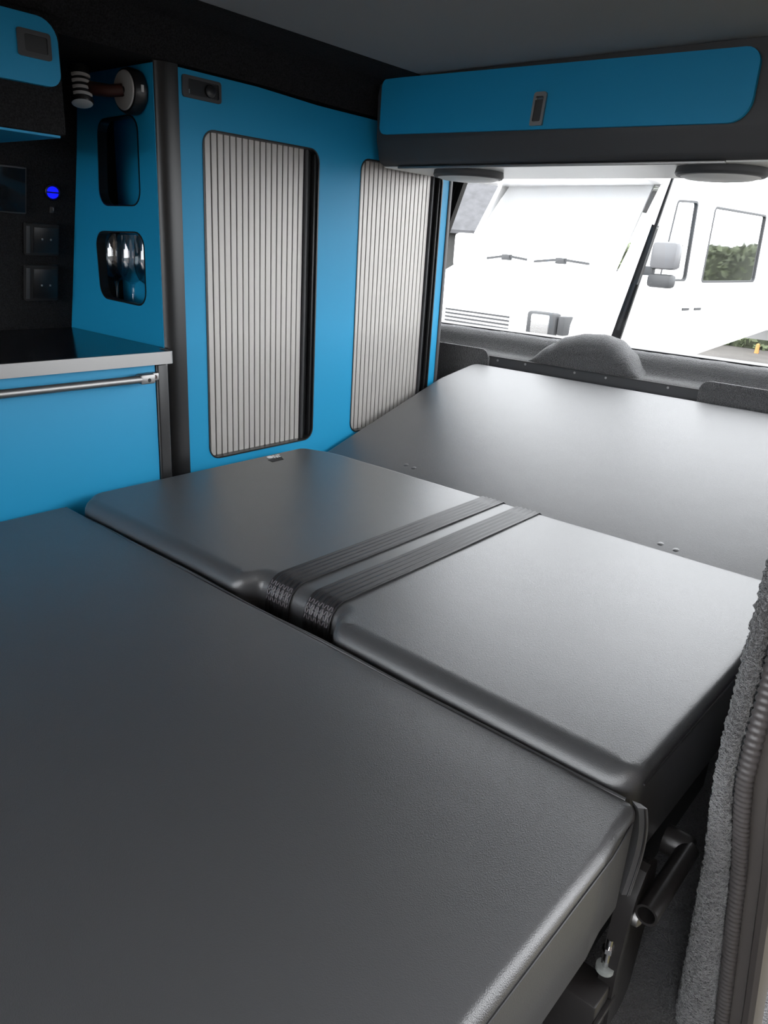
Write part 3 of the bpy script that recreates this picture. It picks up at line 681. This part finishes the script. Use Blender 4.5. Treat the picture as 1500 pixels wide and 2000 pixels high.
for u0, u1 in ((.30, .92), (1.02, 1.52)):
    c = (u0 + u1) / 2
    add('wiper', [VW(a, .655 + b, 1.405 + cz + d) for a, cz in ((u0, .012), (c, .035), (u1, .0)) for b in (0, .03) for d in (0, .022)], [(0, 1, 3, 2), (8, 9, 11, 10)] + [(i * 4 + p, i * 4 + q, i * 4 + 4 + q, i * 4 + 4 + p) for i in range(2) for p, q in ((0, 1), (1, 3), (3, 2), (2, 0))], 'van_dark', pv)
    vbox('wiper_pivot', c - .05, c + .05, .64, .70, 1.41, 1.465, 'van_dark', r=.008)
# grille bars and lamps
g = vbox('grille', .55, 1.45, -.035, .0, .76, .96, 'white_paint', r=.01)
for z in (.78, .815, .85, .885, .92): vbox('grille_slot', .60, 1.40, -.041, -.03, z, z + .016, 'van_dark', parent=g)
for u0, u1 in ((.10, .42), (1.58, 1.90)):
    h = vbox('headlamp', u0, u1, -.03, .12, .79, 1.01, 'van_dark', r=.03); vbox('headlamp_glass', u0 + .06, u1 - .06, -.045, .0, .82, .99, 'van_glass', parent=h, r=.02)
vbox('indicator', .02, .09, -.01, .14, .83, .99, 'van_dark', r=.01)
for vv in (2.05, 2.32): vbox('door_vent', -.012, .0, vv, vv + .14, 1.02, 1.045, 'van_dark')
for vv in (1.05, 5.9):
    p = VW(.12, vv, .34)
    lathe('wheel', p, -eu, [(-.10, .33), (.08, .33), (.10, .29), (.10, .21), (.07, .20), (.07, 0)], 'van_dark', pv, n=28)
# door mirror
mm = vbox('door_mirror', -.36, -.10, 1.02, 1.15, 1.42, 1.66, 'mirror_shell', r=.04); vbox('mirror_cap', -.35, -.11, 1.01, 1.14, 1.26, 1.38, 'van_dark', parent=mm, r=.035)
vbox('mirror_arm', -.14, .06, 1.05, 1.11, 1.36, 1.44, 'van_dark', parent=mm, r=.01); vbox('mirror_glass', -.34, -.12, 1.15, 1.157, 1.44, 1.64, 'van_dark', parent=mm)
m2 = vbox('far_mirror', 2.10, 2.34, 1.02, 1.15, 1.30, 1.66, 'white_paint', r=.04); vbox('mirror_cap', 2.11, 2.33, 1.01, 1.14, 1.26, 1.32, 'van_dark', parent=m2, r=.02)
# hedge far behind
def hedge(c, du, hw, hd, hh, n, lab):
    c = Vector(c); du = Vector(du).normalized(); dvv = Vector((du.y, -du.x, 0))
    t = thing('hedge', c, lab, 'hedge')
    v, f = box_vf(-hw + .1, hw - .1, -hd + .1, hd - .1, 0, hh - .12)
    add('branches', [c + du * p[0] + dvv * p[1] + Vector((0, 0, p[2])) for p in v], f, 'hedge_core', t)
    V = []; F = []
    for i in range(n):
        fx = random.random()
        if fx < .6: q = Vector((random.uniform(-hw, hw), random.choice((-1, 1)) * hd * random.uniform(.9, 1.04), random.uniform(0, hh)))
        elif fx < .9: q = Vector((random.uniform(-hw, hw), random.uniform(-hd, hd), hh * random.uniform(.93, 1.03)))
        else: q = Vector((random.choice((-1, 1)) * hw, random.uniform(-hd, hd), random.uniform(0, hh)))
        q.z += .22 * noise.noise(Vector((q.x * 1.1, 0, 0))) * q.z / hh
        p = c + du * q.x + dvv * q.y + Vector((0, 0, q.z)); a = Vector((random.gauss(0, 1), random.gauss(0, 1), random.gauss(0, 1))).normalized(); b = a.orthogonal().normalized(); s = random.uniform(.05, .11)
        k = len(V); V += [p - a * s, p + b * s * .45, p + a * s, p - b * s * .45]; F.append((k, k + 1, k + 2, k + 3))
    o = add('foliage', V, F, 'hedge', t); o['kind'] = 'stuff'
hc_ = VW(1.0, 10.0, 0); hedge((hc_.x, hc_.y, ZG), (eu.x, eu.y, 0), 4.6, .6, 1.8, 9000, 'tall green hedge behind the white motorhome')
# building beyond at the left
bp_ = hit(905, 430, 2, 1.05); bd = ray(905, 430); bd.z = 0; bd.normalize(); bc = CAM + bd * 24; bs = Vector((bd.y, -bd.x, 0))
bl = thing('house', (bc.x, bc.y, ZG), 'grey house with a slate roof beyond the motorhome, at the window left edge', 'house')
def BB(a, b, z): return bc + bs * a + bd * b + Vector((0, 0, z - bc.z))
v, f = box_vf(-6, 3.0, 0, 6, ZG, 1.55); add('wall', [BB(*p) for p in v], f, 'render_wall', bl)
add('roof', [BB(-6.3, -.3, 1.5), BB(3.3, -.3, 1.5), BB(3.3, 3, 4.2), BB(-6.3, 3, 4.2), BB(3.3, 6.3, 1.5), BB(-6.3, 6.3, 1.5), BB(-6.3, -.3, 1.4), BB(3.3, -.3, 1.4), BB(3.3, 6.3, 1.4), BB(-6.3, 6.3, 1.4)],
    [(0, 1, 2, 3), (3, 2, 4, 5), (0, 1, 7, 6), (4, 5, 9, 8), (6, 7, 8, 9), (1, 2, 4, 8, 7), (0, 3, 5, 9, 6)], 'roof_slate', bl)
# small orange marker post on the car park
mp = hit(1477, 690, 2, ZG)
mk = thing('marker_post', mp, 'small orange marker on the car park surface', 'marker')
lathe('post', mp, (0, 0, 1), [(0, .04), (.16, .03), (.18, 0)], 'orange', mk, n=12)
